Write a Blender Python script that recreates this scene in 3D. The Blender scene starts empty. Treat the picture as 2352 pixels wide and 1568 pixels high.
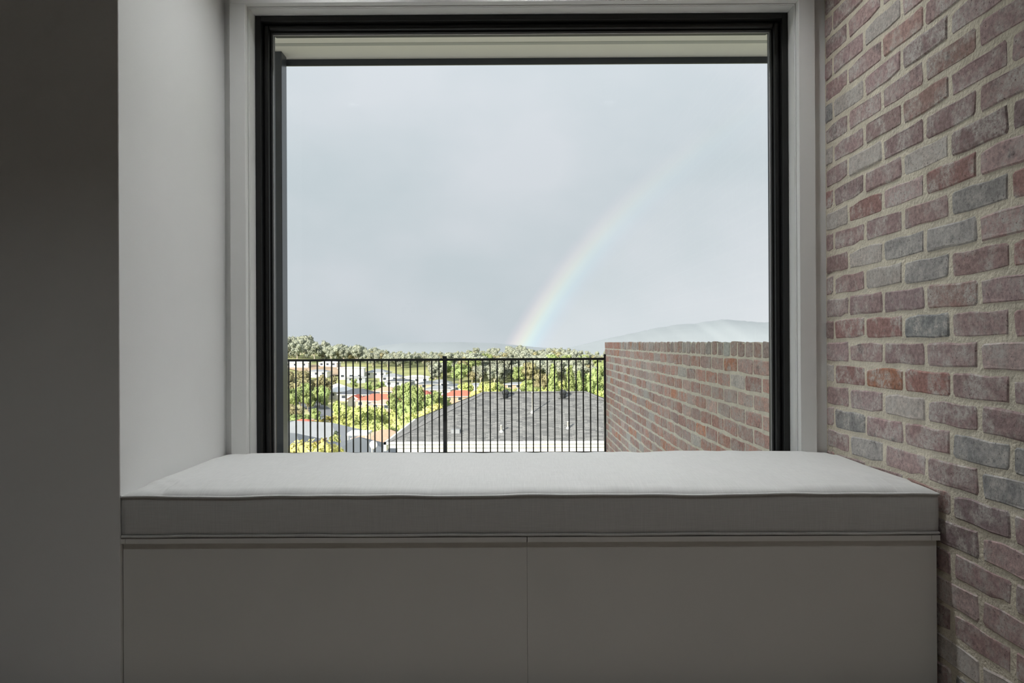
import bpy, bmesh, math, random
from mathutils import Vector, Matrix, noise

# ------------------------------------------------------------------ camera, sky, sun, exposure
SC = bpy.context.scene
COL = SC.collection
F = 1580.0                      # focal length in photograph pixels (2352 x 1568)
CAMZ = 1.02                     # camera height above the room floor
VPX, HZY, ROLL = 1180.0, 786.0, 0.005
cam = bpy.data.objects.new('camera', bpy.data.cameras.new('camera'))
COL.objects.link(cam)
cam.data.sensor_width = 36.0
cam.data.lens = F / 2352.0 * 36.0
cam.data.clip_start, cam.data.clip_end = 0.05, 20000
cam.location = (0, 0, CAMZ)
base = Matrix.Rotation((VPX - 1176) / F, 3, 'Z') @ Matrix.Rotation(math.pi / 2 + (HZY - 784) / F, 3, 'X')
cam.rotation_euler = (base @ Matrix.Rotation(-ROLL, 3, 'Z')).to_euler()
SC.camera = cam

SC.view_settings.view_transform = 'Standard'
SC.view_settings.look = 'None'
SC.view_settings.gamma = 1.0
SC.view_settings.use_curve_mapping = False
SC.view_settings.exposure = 0.0

AE, AA = math.radians(19.5), math.radians(38.5)          # sun elevation, bearing of the antisolar point
ANTI = Vector((math.sin(AA) * math.cos(AE), math.cos(AA) * math.cos(AE), -math.sin(AE)))

def build_world():
    w = bpy.data.worlds.new('rain_sky'); SC.world = w; w.use_nodes = True
    nt = w.node_tree; nt.nodes.clear(); N = nt.nodes.new; L = nt.links.new
    out = N('ShaderNodeOutputWorld'); bg = N('ShaderNodeBackground'); tc = N('ShaderNodeTexCoord')
    sep = N('ShaderNodeSeparateXYZ'); L(tc.outputs['Generated'], sep.inputs[0])
    # soft rain cloud
    mp = N('ShaderNodeMapping'); mp.inputs['Scale'].default_value = (2.2, 2.2, 3.6); L(tc.outputs['Generated'], mp.inputs[0])
    n1 = N('ShaderNodeTexNoise'); n1.inputs['Scale'].default_value = 1.6; n1.inputs['Detail'].default_value = 4; n1.inputs['Roughness'].default_value = .45
    L(mp.outputs[0], n1.inputs['Vector'])
    cr = N('ShaderNodeValToRGB'); L(n1.outputs['Fac'], cr.inputs[0])
    cr.color_ramp.elements[0].position = .34; cr.color_ramp.elements[0].color = (.56, .635, .675, 1)
    cr.color_ramp.elements[1].position = .66; cr.color_ramp.elements[1].color = (.68, .72, .765, 1)
    # overcast sky: a little brighter towards the zenith
    up = N('ShaderNodeMath'); up.operation = 'MULTIPLY_ADD'; up.use_clamp = False
    mx = N('ShaderNodeMath'); mx.operation = 'MAXIMUM'; mx.inputs[1].default_value = 0; L(sep.outputs[2], mx.inputs[0])
    sq = N('ShaderNodeMath'); sq.operation = 'MULTIPLY'; L(mx.outputs[0], sq.inputs[0]); L(mx.outputs[0], sq.inputs[1])
    L(sq.outputs[0], up.inputs[0]); up.inputs[1].default_value = .9; up.inputs[2].default_value = .98
    sc = N('ShaderNodeVectorMath'); sc.operation = 'SCALE'; L(cr.outputs[0], sc.inputs[0]); L(up.outputs[0], sc.inputs['Scale'])
    # rainbow: 40.6 to 42.6 degrees round the antisolar point, brightest in the low rain
    dt = N('ShaderNodeVectorMath'); dt.operation = 'DOT_PRODUCT'; dt.inputs[1].default_value = ANTI; L(tc.outputs['Generated'], dt.inputs[0])
    ac = N('ShaderNodeMath'); ac.operation = 'ARCCOSINE'; L(dt.outputs['Value'], ac.inputs[0])
    mr = N('ShaderNodeMapRange'); mr.inputs['From Min'].default_value = math.radians(39.6); mr.inputs['From Max'].default_value = math.radians(43.2)
    L(ac.outputs[0], mr.inputs['Value'])
    rb = N('ShaderNodeValToRGB'); L(mr.outputs[0], rb.inputs[0])
    el = rb.color_ramp.elements
    el[0].position = 0; el[0].color = (.30, .28, .26, 1)
    el[1].position = 1; el[1].color = (0, 0, 0, 1)
    for p, c in ((.18, (.28, .30, .34)), (.36, (.26, .44, .50)), (.50, (.42, .62, .50)), (.62, (.60, .58, .30)), (.76, (.52, .34, .24)), (.89, (.18, .08, .09))):
        e = el.new(p); e.color = (*c, 1)
    fz = N('ShaderNodeMapRange'); fz.inputs['From Min'].default_value = 0.0; fz.inputs['From Max'].default_value = .34
    fz.inputs['To Min'].default_value = .66; fz.inputs['To Max'].default_value = 0.10; L(sep.outputs[2], fz.inputs['Value'])
    pw = N('ShaderNodeMath'); pw.operation = 'POWER'; pw.inputs[1].default_value = 2.1; L(fz.outputs[0], pw.inputs[0])
    s2 = N('ShaderNodeVectorMath'); s2.operation = 'SCALE'; L(rb.outputs[0], s2.inputs[0]); L(pw.outputs[0], s2.inputs['Scale'])
    ad = N('ShaderNodeVectorMath'); ad.operation = 'ADD'; L(sc.outputs[0], ad.inputs[0]); L(s2.outputs[0], ad.inputs[1])
    # below the horizon: dull ground
    gm = N('ShaderNodeMapRange'); gm.inputs['From Min'].default_value = -.05; gm.inputs['From Max'].default_value = -.01; L(sep.outputs[2], gm.inputs['Value'])
    mix = N('ShaderNodeMix'); mix.data_type = 'RGBA'; L(gm.outputs[0], mix.inputs[0]); mix.inputs[6].default_value = (.35, .37, .33, 1); L(ad.outputs[0], mix.inputs[7])
    L(mix.outputs[2], bg.inputs[0]); bg.inputs[1].default_value = 1.0; L(bg.outputs[0], out.inputs[0])
build_world()

sun = bpy.data.objects.new('sun', bpy.data.lights.new('sun', 'SUN'))
COL.objects.link(sun)
sun.data.energy = 8.5; sun.data.angle = math.radians(.6); sun.data.color = (1.0, .93, .80)
sun.rotation_euler = ANTI.to_track_quat('-Z', 'Y').to_euler()
sun.location = (-20, -20, 20)

random.seed(7)
R = random.random
U = random.uniform

# ------------------------------------------------------------------ helpers
def uy(px, py):                 # undo the small roll
    return py + ROLL * (px - 1176)

class MB:
    """collects geometry for ONE mesh object"""
    def __init__(s): s.v, s.f = [], []
    def add(s, vs, fs):
        o = len(s.v); s.v += [tuple(v) for v in vs]; s.f += [tuple(i + o for i in f) for f in fs]; return s
    def box(s, x0, x1, y0, y1, z0, z1):
        return s.add([(x0,y0,z0),(x1,y0,z0),(x1,y1,z0),(x0,y1,z0),(x0,y0,z1),(x1,y0,z1),(x1,y1,z1),(x0,y1,z1)],
                     [(3,2,1,0),(4,5,6,7),(0,1,5,4),(1,2,6,5),(2,3,7,6),(3,0,4,7)])
    def tube(s, pts, rad, n=8, cap=True):
        o = len(s.v); pts = [Vector(p) for p in pts]; m = len(pts)
        for i, p in enumerate(pts):
            d = (pts[min(i+1, m-1)] - pts[max(i-1, 0)]).normalized()
            a = d.orthogonal().normalized() if abs(d.z) > .95 else d.cross(Vector((0,0,1))).normalized()
            b = d.cross(a)
            r = rad[i] if isinstance(rad, (list, tuple)) else rad
            for k in range(n):
                t = 2 * math.pi * k / n
                s.v.append(tuple(p + (a * math.cos(t) + b * math.sin(t)) * r))
        for i in range(m - 1):
            for k in range(n):
                k2 = (k + 1) % n
                s.f.append((o + i*n + k, o + i*n + k2, o + (i+1)*n + k2, o + (i+1)*n + k))
        if cap:
            s.f.append(tuple(o + k for k in range(n))[::-1]); s.f.append(tuple(o + (m-1)*n + k for k in range(n)))
        return s
    def lathe(s, prof, n=14, cx=0, cy=0):
        o = len(s.v)
        for (r, z) in prof:
            for k in range(n):
                t = 2 * math.pi * k / n; s.v.append((cx + r * math.cos(t), cy + r * math.sin(t), z))
        for i in range(len(prof) - 1):
            for k in range(n):
                k2 = (k + 1) % n
                s.f.append((o + i*n + k, o + i*n + k2, o + (i+1)*n + k2, o + (i+1)*n + k))
        s.f.append(tuple(o + k for k in range(n))[::-1]); s.f.append(tuple(o + (len(prof)-1)*n + k for k in range(n)))
        return s
    def mesh(s, name, mat=None, smooth=False):
        me = bpy.data.meshes.new(name); me.from_pydata(s.v, [], s.f)
        bm = bmesh.new(); bm.from_mesh(me); bmesh.ops.recalc_face_normals(bm, faces=bm.faces); bm.to_mesh(me); bm.free()
        if mat: me.materials.append(mat)
        if smooth:
            for p in me.polygons: p.use_smooth = True
        me.update(); return me
    def build(s, name, mat, parent=None, smooth=False, bevel=0):
        o = bpy.data.objects.new(name, s.mesh(name, mat, smooth)); COL.objects.link(o)
        if parent: o.parent = parent
        if bevel:
            m = o.modifiers.new('bevel', 'BEVEL'); m.width = bevel; m.segments = 2; m.limit_method = 'ANGLE'
        return o

def link(name, me, parent=None, loc=(0,0,0), rz=0, scale=None):
    o = bpy.data.objects.new(name, me); COL.objects.link(o)
    o.location = loc; o.rotation_euler = (0, 0, rz)
    if scale: o.scale = scale
    if parent: o.parent = parent
    return o
def empty(name, loc=(0,0,0), rz=0):
    o = bpy.data.objects.new(name, None); COL.objects.link(o); o.location = loc; o.rotation_euler = (0,0,rz)
    o.empty_display_size = .2; return o
def tag(o, label=None, cat=None, group=None, kind=None):
    if label: o['label'] = label
    if cat: o['category'] = cat
    if group: o['group'] = group
    if kind: o['kind'] = kind
    return o

# ------------------------------------------------------------------ materials
def mat(name, col, rough=.6, var=.06, scale=8.0, bump=0.0, bscale=60.0, metal=0.0, spec=.3, coords='Object', col2=None, stretch=(1,1,1), objrand=0.0):
    m = bpy.data.materials.new(name); m.use_nodes = True
    nt = m.node_tree; N = nt.nodes.new; L = nt.links.new; b = nt.nodes['Principled BSDF']
    b.inputs['Roughness'].default_value = rough; b.inputs['Metallic'].default_value = metal; b.inputs['Specular IOR Level'].default_value = spec
    tc = N('ShaderNodeTexCoord'); mp = N('ShaderNodeMapping'); mp.inputs['Scale'].default_value = stretch; L(tc.outputs[coords], mp.inputs[0])
    n = N('ShaderNodeTexNoise'); n.inputs['Scale'].default_value = scale; n.inputs['Detail'].default_value = 5; L(mp.outputs[0], n.inputs['Vector'])
    cr = N('ShaderNodeValToRGB'); L(n.outputs['Fac'], cr.inputs[0])
    lo = tuple(max(0, c * (1 - var)) for c in col); hi = tuple(min(1, c * (1 + var)) for c in (col2 or col))
    cr.color_ramp.elements[0].position = .3; cr.color_ramp.elements[0].color = (*lo, 1)
    cr.color_ramp.elements[1].position = .7; cr.color_ramp.elements[1].color = (*hi, 1)
    src = cr.outputs[0]
    if objrand:
        oi = N('ShaderNodeObjectInfo'); hs = N('ShaderNodeHueSaturation')
        mr = N('ShaderNodeMapRange'); mr.inputs['To Min'].default_value = 1 - objrand; mr.inputs['To Max'].default_value = 1 + objrand
        L(oi.outputs['Random'], mr.inputs['Value']); L(mr.outputs[0], hs.inputs['Value']); L(src, hs.inputs['Color'])
        m2 = N('ShaderNodeMapRange'); m2.inputs['To Min'].default_value = .5 - objrand * .06; m2.inputs['To Max'].default_value = .5 + objrand * .06
        L(oi.outputs['Random'], m2.inputs['Value']); L(m2.outputs[0], hs.inputs['Hue'])
        src = hs.outputs[0]
    L(src, b.inputs['Base Color'])
    if bump:
        n2 = N('ShaderNodeTexNoise'); n2.inputs['Scale'].default_value = bscale; n2.inputs['Detail'].default_value = 4; L(mp.outputs[0], n2.inputs['Vector'])
        bp = N('ShaderNodeBump'); bp.inputs['Strength'].default_value = bump; bp.inputs['Distance'].default_value = .01
        L(n2.outputs['Fac'], bp.inputs['Height']); L(bp.outputs[0], b.inputs['Normal'])
    return m

M = {}
M['paint'] = mat('white_wall_paint', (.86, .86, .845), .75, .015, 3, .04, 260)
M['trim'] = mat('satin_white_trim', (.82, .82, .80), .45, .01, 3)
M['ceil'] = mat('ceiling_paint', (.72, .72, .70), .8, .01, 3)
M['joinery'] = mat('white_joinery_laminate', (.80, .79, .75), .5, .015, 4)
M['floor'] = mat('timber_floor', (.20, .175, .15), .45, .25, 3, stretch=(8, .6, 1))
M['black'] = mat('black_aluminium', (.012, .012, .012), .38, .1, 20, spec=.45)
M['gasket'] = mat('grey_gasket', (.5, .5, .5), .5, .05, 20)
M['soffit'] = mat('soffit_paint', (.87, .84, .77), .7, .03, 2)
M['soffit_trim'] = mat('soffit_joint_grey', (.50, .50, .46), .7, .03, 2)
M['charcoal'] = mat('charcoal_powder_coat', (.030, .036, .048), .28, .1, 6, spec=.55)
M['fence'] = mat('black_fence_metal', (.008, .009, .010), .45, .1, 20, spec=.35)
M['deck'] = mat('deck_concrete', (.70, .68, .63), .8, .08, 2, .1, 40)
M['render'] = mat('house_render', (.55, .53, .50), .8, .05, 3)

def fabric():
    m = bpy.data.materials.new('linen_fabric'); m.use_nodes = True
    nt = m.node_tree; N = nt.nodes.new; L = nt.links.new; b = nt.nodes['Principled BSDF']
    b.inputs['Roughness'].default_value = .9; b.inputs['Specular IOR Level'].default_value = .1; b.inputs['Sheen Weight'].default_value = .0
    tc = N('ShaderNodeTexCoord')
    def thread(st):
        mp = N('ShaderNodeMapping'); mp.inputs['Scale'].default_value = st; L(tc.outputs['Object'], mp.inputs[0])
        n = N('ShaderNodeTexNoise'); n.inputs['Scale'].default_value = 1; n.inputs['Detail'].default_value = 3; L(mp.outputs[0], n.inputs['Vector']); return n
    a, c = thread((520, 18, 18)), thread((18, 520, 520))
    s = N('ShaderNodeMath'); s.operation = 'ADD'; L(a.outputs['Fac'], s.inputs[0]); L(c.outputs['Fac'], s.inputs[1])
    cr = N('ShaderNodeValToRGB'); mr = N('ShaderNodeMapRange'); mr.inputs['From Min'].default_value = .7; mr.inputs['From Max'].default_value = 1.3; L(s.outputs[0], mr.inputs['Value']); L(mr.outputs[0], cr.inputs[0])
    cr.color_ramp.elements[0].color = (.625, .625, .61, 1); cr.color_ramp.elements[1].color = (.715, .715, .70, 1)
    L(cr.outputs[0], b.inputs['Base Color'])
    bp = N('ShaderNodeBump'); bp.inputs['Strength'].default_value = .12; bp.inputs['Distance'].default_value = .002; L(s.outputs[0], bp.inputs['Height']); L(bp.outputs[0], b.inputs['Normal'])
    return m
M['fabric'] = fabric()

def brick_mat(name, wash=.5, bright=1.0):
    """per-brick colour comes from the object's own colour; limewash, soot and pits come from noise"""
    m = bpy.data.materials.new(name); m.use_nodes = True
    nt = m.node_tree; N = nt.nodes.new; L = nt.links.new; b = nt.nodes['Principled BSDF']
    b.inputs['Roughness'].default_value = .88; b.inputs['Specular IOR Level'].default_value = .2
    g = N('ShaderNodeNewGeometry'); oi = N('ShaderNodeObjectInfo')
    mp = N('ShaderNodeMapping'); mp.inputs['Scale'].default_value = (1, 1, 1); L(g.outputs['Position'], mp.inputs[0])
    def nz(scale, det, ro=.6):
        n = N('ShaderNodeTexNoise'); n.inputs['Scale'].default_value = scale; n.inputs['Detail'].default_value = det; n.inputs['Roughness'].default_value = ro
        L(mp.outputs[0], n.inputs['Vector']); return n.outputs['Fac']
    def ramp(fac, a, c):
        r = N('ShaderNodeMapRange'); r.inputs['From Min'].default_value = a; r.inputs['From Max'].default_value = c; L(fac, r.inputs['Value']); return r.outputs[0]
    def mul(f, k):
        q = N('ShaderNodeMath'); q.operation = 'MULTIPLY'; L(f, q.inputs[0])
        if isinstance(k, float): q.inputs[1].default_value = k
        else: L(k, q.inputs[1])
        return q.outputs[0]
    def mix(f, a, c):
        q = N('ShaderNodeMix'); q.data_type = 'RGBA'; L(f, q.inputs[0])
        if isinstance(a, tuple): q.inputs[6].default_value = (*a, 1)
        else: L(a, q.inputs[6])
        if isinstance(c, tuple): q.inputs[7].default_value = (*c, 1)
        else: L(c, q.inputs[7])
        return q.outputs[2]
    sp = N('ShaderNodeVectorMath'); sp.operation = 'SCALE'; L(oi.outputs['Color'], sp.inputs[0]); sp.inputs['Scale'].default_value = .62 * bright
    sp2 = N('ShaderNodeVectorMath'); sp2.operation = 'SCALE'; L(oi.outputs['Color'], sp2.inputs[0]); sp2.inputs['Scale'].default_value = 1.18 * bright
    c = mix(ramp(nz(70, 8, .75), .36, .64), sp.outputs[0], sp2.outputs[0])
    c = mix(mul(ramp(nz(14, 4), .44, .60), mul(ramp(nz(85, 8, .8), .40, .58), wash)), c, (.66, .63, .59))   # limewash, in scuffed patches
    c = mix(mul(ramp(nz(11, 4), .60, .70), mul(ramp(nz(60, 6, .75), .40, .60), .75)), c, (.13, .12, .12))   # soot
    c = mix(mul(ramp(nz(150, 3, .6), .63, .70), .85), c, (.09, .065, .055))                                  # pits
    L(c, b.inputs['Base Color'])
    bp = N('ShaderNodeBump'); bp.inputs['Strength'].default_value = .5; bp.inputs['Distance'].default_value = .004; L(nz(75, 6, .7), bp.inputs['Height']); L(bp.outputs[0], b.inputs['Normal'])
    return m
M['brick'] = brick_mat('recycled_brick', 1.0, 1.5)
M['brick_out'] = brick_mat('weathered_brick', 1.0, 2.05)
M['mortar'] = mat('sandy_mortar', (.76, .70, .575), .9, .12, 14, .6, 90)
M['mortar_out'] = mat('cream_mortar', (.90, .84, .71), .9, .10, 20, .5, 90)

def glass():
    m = bpy.data.materials.new('window_glass'); m.use_nodes = True
    nt = m.node_tree; nt.nodes.clear(); N = nt.nodes.new; L = nt.links.new
    o = N('ShaderNodeOutputMaterial'); mx = N('ShaderNodeMixShader'); t = N('ShaderNodeBsdfTransparent'); g = N('ShaderNodeBsdfGlossy'); fr = N('ShaderNodeFresnel')
    t.inputs[0].default_value = (.985, .99, .988, 1); g.inputs['Roughness'].default_value = .0; fr.inputs[0].default_value = 1.45
    ge = N('ShaderNodeNewGeometry'); iv = N('ShaderNodeMath'); iv.operation = 'SUBTRACT'; iv.inputs[0].default_value = 1; L(ge.outputs['Backfacing'], iv.inputs[1])
    mu = N('ShaderNodeMath'); mu.operation = 'MULTIPLY'; L(fr.outputs[0], mu.inputs[0]); L(iv.outputs[0], mu.inputs[1])
    L(mu.outputs[0], mx.inputs[0]); L(t.outputs[0], mx.inputs[1]); L(g.outputs[0], mx.inputs[2]); L(mx.outputs[0], o.inputs[0])
    return m
M['glass'] = glass()

# ------------------------------------------------------------------ room shell (Y is away from the camera)
XL, XR = -1.16, 1.255           # niche side wall face, brick face
YF, YW = 2.02, 2.768             # bench front plane, window wall plane
CEIL = 3.02
RX0, RY0 = -3.6, -3.4
OX0, OX1 = -1.066, 1.140        # window opening
OZ0, OZ1 = CAMZ - .530, CAMZ + 1.357
def struct(o, label): return tag(o, label, kind='structure')

struct(MB().box(RX0, XR + .24, RY0, 3.0, -.15, 0).build('floor', M['floor']), 'dark timber floor of the room')
struct(MB().box(RX0, XR + .24, RY0, 3.0, CEIL, CEIL + .12).build('ceiling', M['ceil']), 'plain white ceiling of the room')
struct(MB().box(RX0 - .2, XL, YF, 3.0, 0, CEIL).build('wall_left', M['paint'], bevel=.003), 'white wall nib forming the plain side of the window niche')
struct(MB().box(RX0 - .2, RX0, RY0, YF, 0, CEIL).build('wall_left_far', M['paint']), 'white side wall of the room')
struct(MB().box(RX0 - .2, XR + .24, RY0 - .2, RY0, 0, CEIL).build('wall_back', M['paint']), 'white back wall of the room')
wf = MB()
wf.box(XL, OX0 - .002, YW, 3.0, 0, CEIL).box(OX1 + .002, XR + .24, YW, 3.0, 0, CEIL)
wf.box(OX0 - .002, OX1 + .002, YW, 3.0, OZ1 + .002, CEIL).box(OX0 - .002, OX1 + .002, YW, 3.0, 0, OZ0 - .002)
struct(wf.build('wall_front', M['paint']), 'white window wall at the back of the niche')

# flat architrave boards, proud of the wall
t = empty('trim_1', (0, YW, OZ1)); struct(t, 'flat white architrave boards round the window')
def child_box(name, m, parent, x0, x1, y0, y1, z0, z1, bevel=0):
    o = MB().box(x0, x1, y0, y1, z0, z1).build(name, m, parent, bevel=bevel); o.matrix_parent_inverse = Matrix.Translation(parent.location).inverted(); return o
YB = 2.738
child_box('side_board', M['trim'], t, -1.128, OX0, YB, YW, OZ0 - .04, OZ1, .0015)
child_box('side_board', M['trim'], t, OX1, 1.204, YB, YW, OZ0 - .04, OZ1, .0015)
child_box('head_board', M['trim'], t, -1.128, 1.204, YB, YW, OZ1, OZ1 + .075, .0015)
t = empty('trim_2', (0, 2.79, OZ1)); struct(t, 'white timber lining of the window reveal with a thin shadow groove')
def lining(x0, x1, z0, z1, nm):
    child_box(nm, M['trim'], t, x0, x1, YW, 2.7745, z0, z1, .0005)
    child_box(nm, M['trim'], t, x0, x1, 2.7775, 2.836, z0, z1, .001)
lining(OX0 - .0, OX0 + .004, OZ0, OZ1, 'side_lining')
lining(OX1 - .004, OX1, OZ0, OZ1, 'side_lining')
lining(OX0 + .004, OX1 - .004, OZ1 - .004, OZ1, 'head_lining')
lining(OX0 + .004, OX1 - .004, OZ0, OZ0 + .004, 'sill_lining')

# black aluminium window
win = empty('window_1', (0, 2.87, OZ0)); struct(win, 'large fixed window in a black aluminium frame')
def frame_ring(name, m, w0, w1, y0, y1, bevel=.002):
    """four mitre-free bars between insets w0 (outer) and w1 (inner) from the opening edge"""
    a, b, c, d = OX0 + w0, OX0 + w1, OX1 - w1, OX1 - w0
    z0, z1, z2, z3 = OZ0 + w0, OZ0 + w1, OZ1 - w1, OZ1 - w0
    for nm, bx in (('jamb', (a, b, z0, z3)), ('jamb', (c, d, z0, z3)), ('head', (b, c, z2, z3)), ('sill', (b, c, z0, z1))):
        child_box(nm + '_' + name, m, win, bx[0], bx[1], y0, y1, bx[2], bx[3], bevel)
frame_ring('flange', M['black'], .004, .027, 2.836, 2.95)
frame_ring('rebate', M['black'], .027, .050, 2.862, 2.95, .008)
frame_ring('bead', M['black'], .050, .057, 2.882, 2.896, .0015)
frame_ring('gasket', M['gasket'], .057, .0600, 2.893, 2.898, 0)
child_box('pane', M['glass'], win, OX0 + .050, OX1 - .050, 2.9, 2.906, OZ0 + .050, OZ1 - .050)

# ------------------------------------------------------------------ bricks
def brick_mesh(name, L_, H_, m, rnd, rough=.0034):
    """closed worn brick shell, front face at y=0 looking to -y"""
    hx, hz = L_ / 2, H_ / 2
    base_pts = [(-hx + .006, -hz), (-hx * .35, -hz), (hx * .35, -hz), (hx - .006, -hz), (hx, -hz + .008), (hx, hz - .008),
                (hx - .006, hz), (hx * .35, hz), (-hx * .35, hz), (-hx + .006, hz), (-hx, hz - .008), (-hx, -hz + .008)]
    ring = [(x + rnd.uniform(-rough, rough), z + rnd.uniform(-rough, rough)) for x, z in base_pts]
    if rnd.random() < .45:      # a chipped corner
        k = rnd.choice((3, 6, 9, 0)); q = rnd.uniform(.006, .016)
        ring[k] = (ring[k][0] * (1 - q / hx * 1.2), ring[k][1] * (1 - q / hz * .5))
    n = len(ring); ins = .0055
    front = [(x - math.copysign(min(ins, abs(x)), x), rnd.uniform(-.0012, .0012), z - math.copysign(ins, z)) for x, z in ring]
    mid = [(x, .0045, z) for x, z in ring]; back = [(x, .014, z) for x, z in ring]
    mb = MB(); mb.add(front + mid + back, [tuple(range(n))] + [(i, (i+1) % n, n + (i+1) % n, n + i) for i in range(n)] + [(n + i, n + (i+1) % n, 2*n + (i+1) % n, 2*n + i) for i in range(n)] + [tuple(range(2*n, 3*n))[::-1]])
    return mb.mesh(name, m)
rb = random.Random(3)
STR = [brick_mesh('brick', .229, .0725, M['brick'], rb) for _ in range(12)]
STRO = [brick_mesh('brick', .229, .0715, M['brick_out'], rb) for _ in range(8)]
HDRO = [brick_mesh('brick', .108, .078, M['brick_out'], rb) for _ in range(6)]
PAL_IN = [(.30, .215, .205), (.34, .25, .24), (.29, .21, .205), (.36, .27, .26), (.33, .225, .20), (.28, .215, .215), (.38, .30, .285), (.33, .25, .245),
          (.31, .19, .175), (.32, .305, .295), (.42, .38, .35), (.27, .265, .26), (.31, .225, .22), (.35, .245, .235), (.32, .235, .23), (.30, .22, .21)]
PAL_OUT = [(.34, .20, .165), (.36, .21, .175), (.31, .19, .165), (.37, .25, .215), (.34, .235, .205), (.30, .215, .195), (.40, .29, .255), (.35, .20, .16),
           (.38, .19, .13), (.38, .345, .315), (.33, .235, .21), (.35, .21, .175), (.36, .28, .25)]
PITCH, ROW = .240, .086

# interior brick wall: face at XR looking to -X
wr = MB().box(XR + .0022, XR + .24, RY0, 3.0, 0, CEIL).build('wall_right', M['mortar'])
struct(wr, 'recycled red brick wall with thick sandy mortar')
wall_bricks, far_mb = 0, MB()
Z0 = CAMZ - .1285               # centre of the course that holds the orange brick
fronts = []
for r in range(-12, 22):
    zc = Z0 + r * ROW
    if zc < .02 or zc > CEIL - .02: continue
    off = 0 if r % 2 == 0 else PITCH / 2
    k = -3
    while True:
        y1 = 2.458 + off - k * PITCH; y0 = y1 - PITCH
        k += 1
        if y0 > YW - .03: continue
        if y1 < RY0: break
        y1c, y0c = min(y1, YW + .0), max(y0, RY0)
        fronts.append((r, zc, y0c, y1c, k))
rc = random.Random(21)
for (r, zc, y0, y1, k) in fronts:
    L_ = (y1 - y0) - .0145; yc = (y0 + y1) / 2
    if L_ < .02: continue
    if y0 > .80:
        o = link('brick', rc.choice(STR), wr, (XR + rc.uniform(-.0018, .0008), yc, zc + rc.uniform(-.0015, .0015)), -math.pi / 2, (L_ / .229, 1, 1))
        o.rotation_euler.y = rc.uniform(-.006, .006)
        c = rc.choice(PAL_IN); s = rc.uniform(.85, 1.15)
        if r == 0 and abs(y1 - 2.458) < .01: c, s = (.33, .165, .11), 1.0
        if r == 0 and abs(y1 - 2.218) < .01: c, s = (.30, .17, .15), 1.0
        if r == 2 and abs(y1 - 2.218) < .01: c, s = (.21, .215, .215), 1.0
        o.color = (c[0] * s, c[1] * s, c[2] * s, 1); wall_bricks += 1
    else:
        far_mb.box(XR, XR + .01, y0 + .0055, y1 - .0055, zc - .037, zc + .037)
fm = far_mb.build('brickwork', M['brick'], wr); fm['kind'] = 'stuff'; fm.color = (.31, .21, .20, 1)

# ------------------------------------------------------------------ window bench
LIDZ1 = CAMZ - .5715; LIDZ0 = LIDZ1 - .0155
bench = empty('window_bench', (0, YF, 0)); tag(bench, 'white built-in storage bench with two lift-up lids under the window', 'bench')
def bb(name, x0, x1, y0, y1, z0, z1, bevel=.0006, m='joinery'): return child_box(name, M[m], bench, x0, x1, y0, y1, z0, z1, bevel)
SX = .0361                      # seam between the two fronts
bb('front_panel', XL + .002, SX - .0003, YF + .012, YF + .030, .008, LIDZ0 - .002)
bb('front_panel', SX + .0003, 1.2435, YF + .012, YF + .030, .008, LIDZ0 - .002)
bb('plinth', XL + .004, 1.22, YF + .06, YF + .078, 0, .3)
bb('side_panel', 1.2255, 1.2435, YF + .031, 2.734, 0, LIDZ0 - .002)
bb('lid', XL + .0155, SX - .0012, YF, 2.736, LIDZ0, LIDZ1)
bb('lid', SX + .0012, 1.2215, YF, 2.736, LIDZ0, LIDZ1)
bb('end_filler', XL + .001, XL + .0143, YF, 2.736, LIDZ0, LIDZ1)
bb('end_filler', 1.2230, 1.2475, YF, 2.736, LIDZ0, LIDZ1)

# ------------------------------------------------------------------ unseen fill lights added to brighten the niche and room
M['lamp'] = bpy.data.materials.new('lamp_diffuser'); M['lamp'].use_nodes = True
_b = M['lamp'].node_tree.nodes['Principled BSDF']; _b.inputs['Base Color'].default_value = (.9, .9, .88, 1)
_b.inputs['Emission Color'].default_value = (1, .985, .955, 1)
_b.inputs['Emission Color'].default_value = (.965, .985, 1.0, 1)
FILL_POWER = 16.0
_b.inputs['Emission Strength'].default_value = FILL_POWER / (math.pi ** 2 * .055 ** 2)
def fill_light(x, y, label, group):
    """added fill light, out of view: a can with the diffuser up inside"""
    o = empty('added_fill_light', (x, y, CEIL)); tag(o, label, 'ceiling light', group)
    can = MB(); n = 28; prof = ((.003, -.002), (.070, -.002), (.070, -.150), (.066, -.150), (.062, -.030), (.003, -.028))
    for r_, z_ in prof:
        for k in range(n): can.v.append((r_ * math.cos(2*math.pi*k/n), r_ * math.sin(2*math.pi*k/n), z_))
    for i in range(len(prof) - 1):
        for k in range(n): can.f.append((i*n + k, i*n + (k+1) % n, (i+1)*n + (k+1) % n, (i+1)*n + k))
    can.build('can', M['trim'], o, True)
    MB().lathe([(.055, -.046), (.055, -.040)], 28).build('diffuser', M['lamp'], o)
for x in (-.66, .05, .76):
    fill_light(x, 2.34, 'added white cylinder fill light on the ceiling above the window cushion', 'added fill lights above the window cushion')
for x in (-1.25, .75):
    fill_light(x, .45, 'added white cylinder fill light on the ceiling in the middle of the room', 'added fill lights in the middle of the room')

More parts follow.
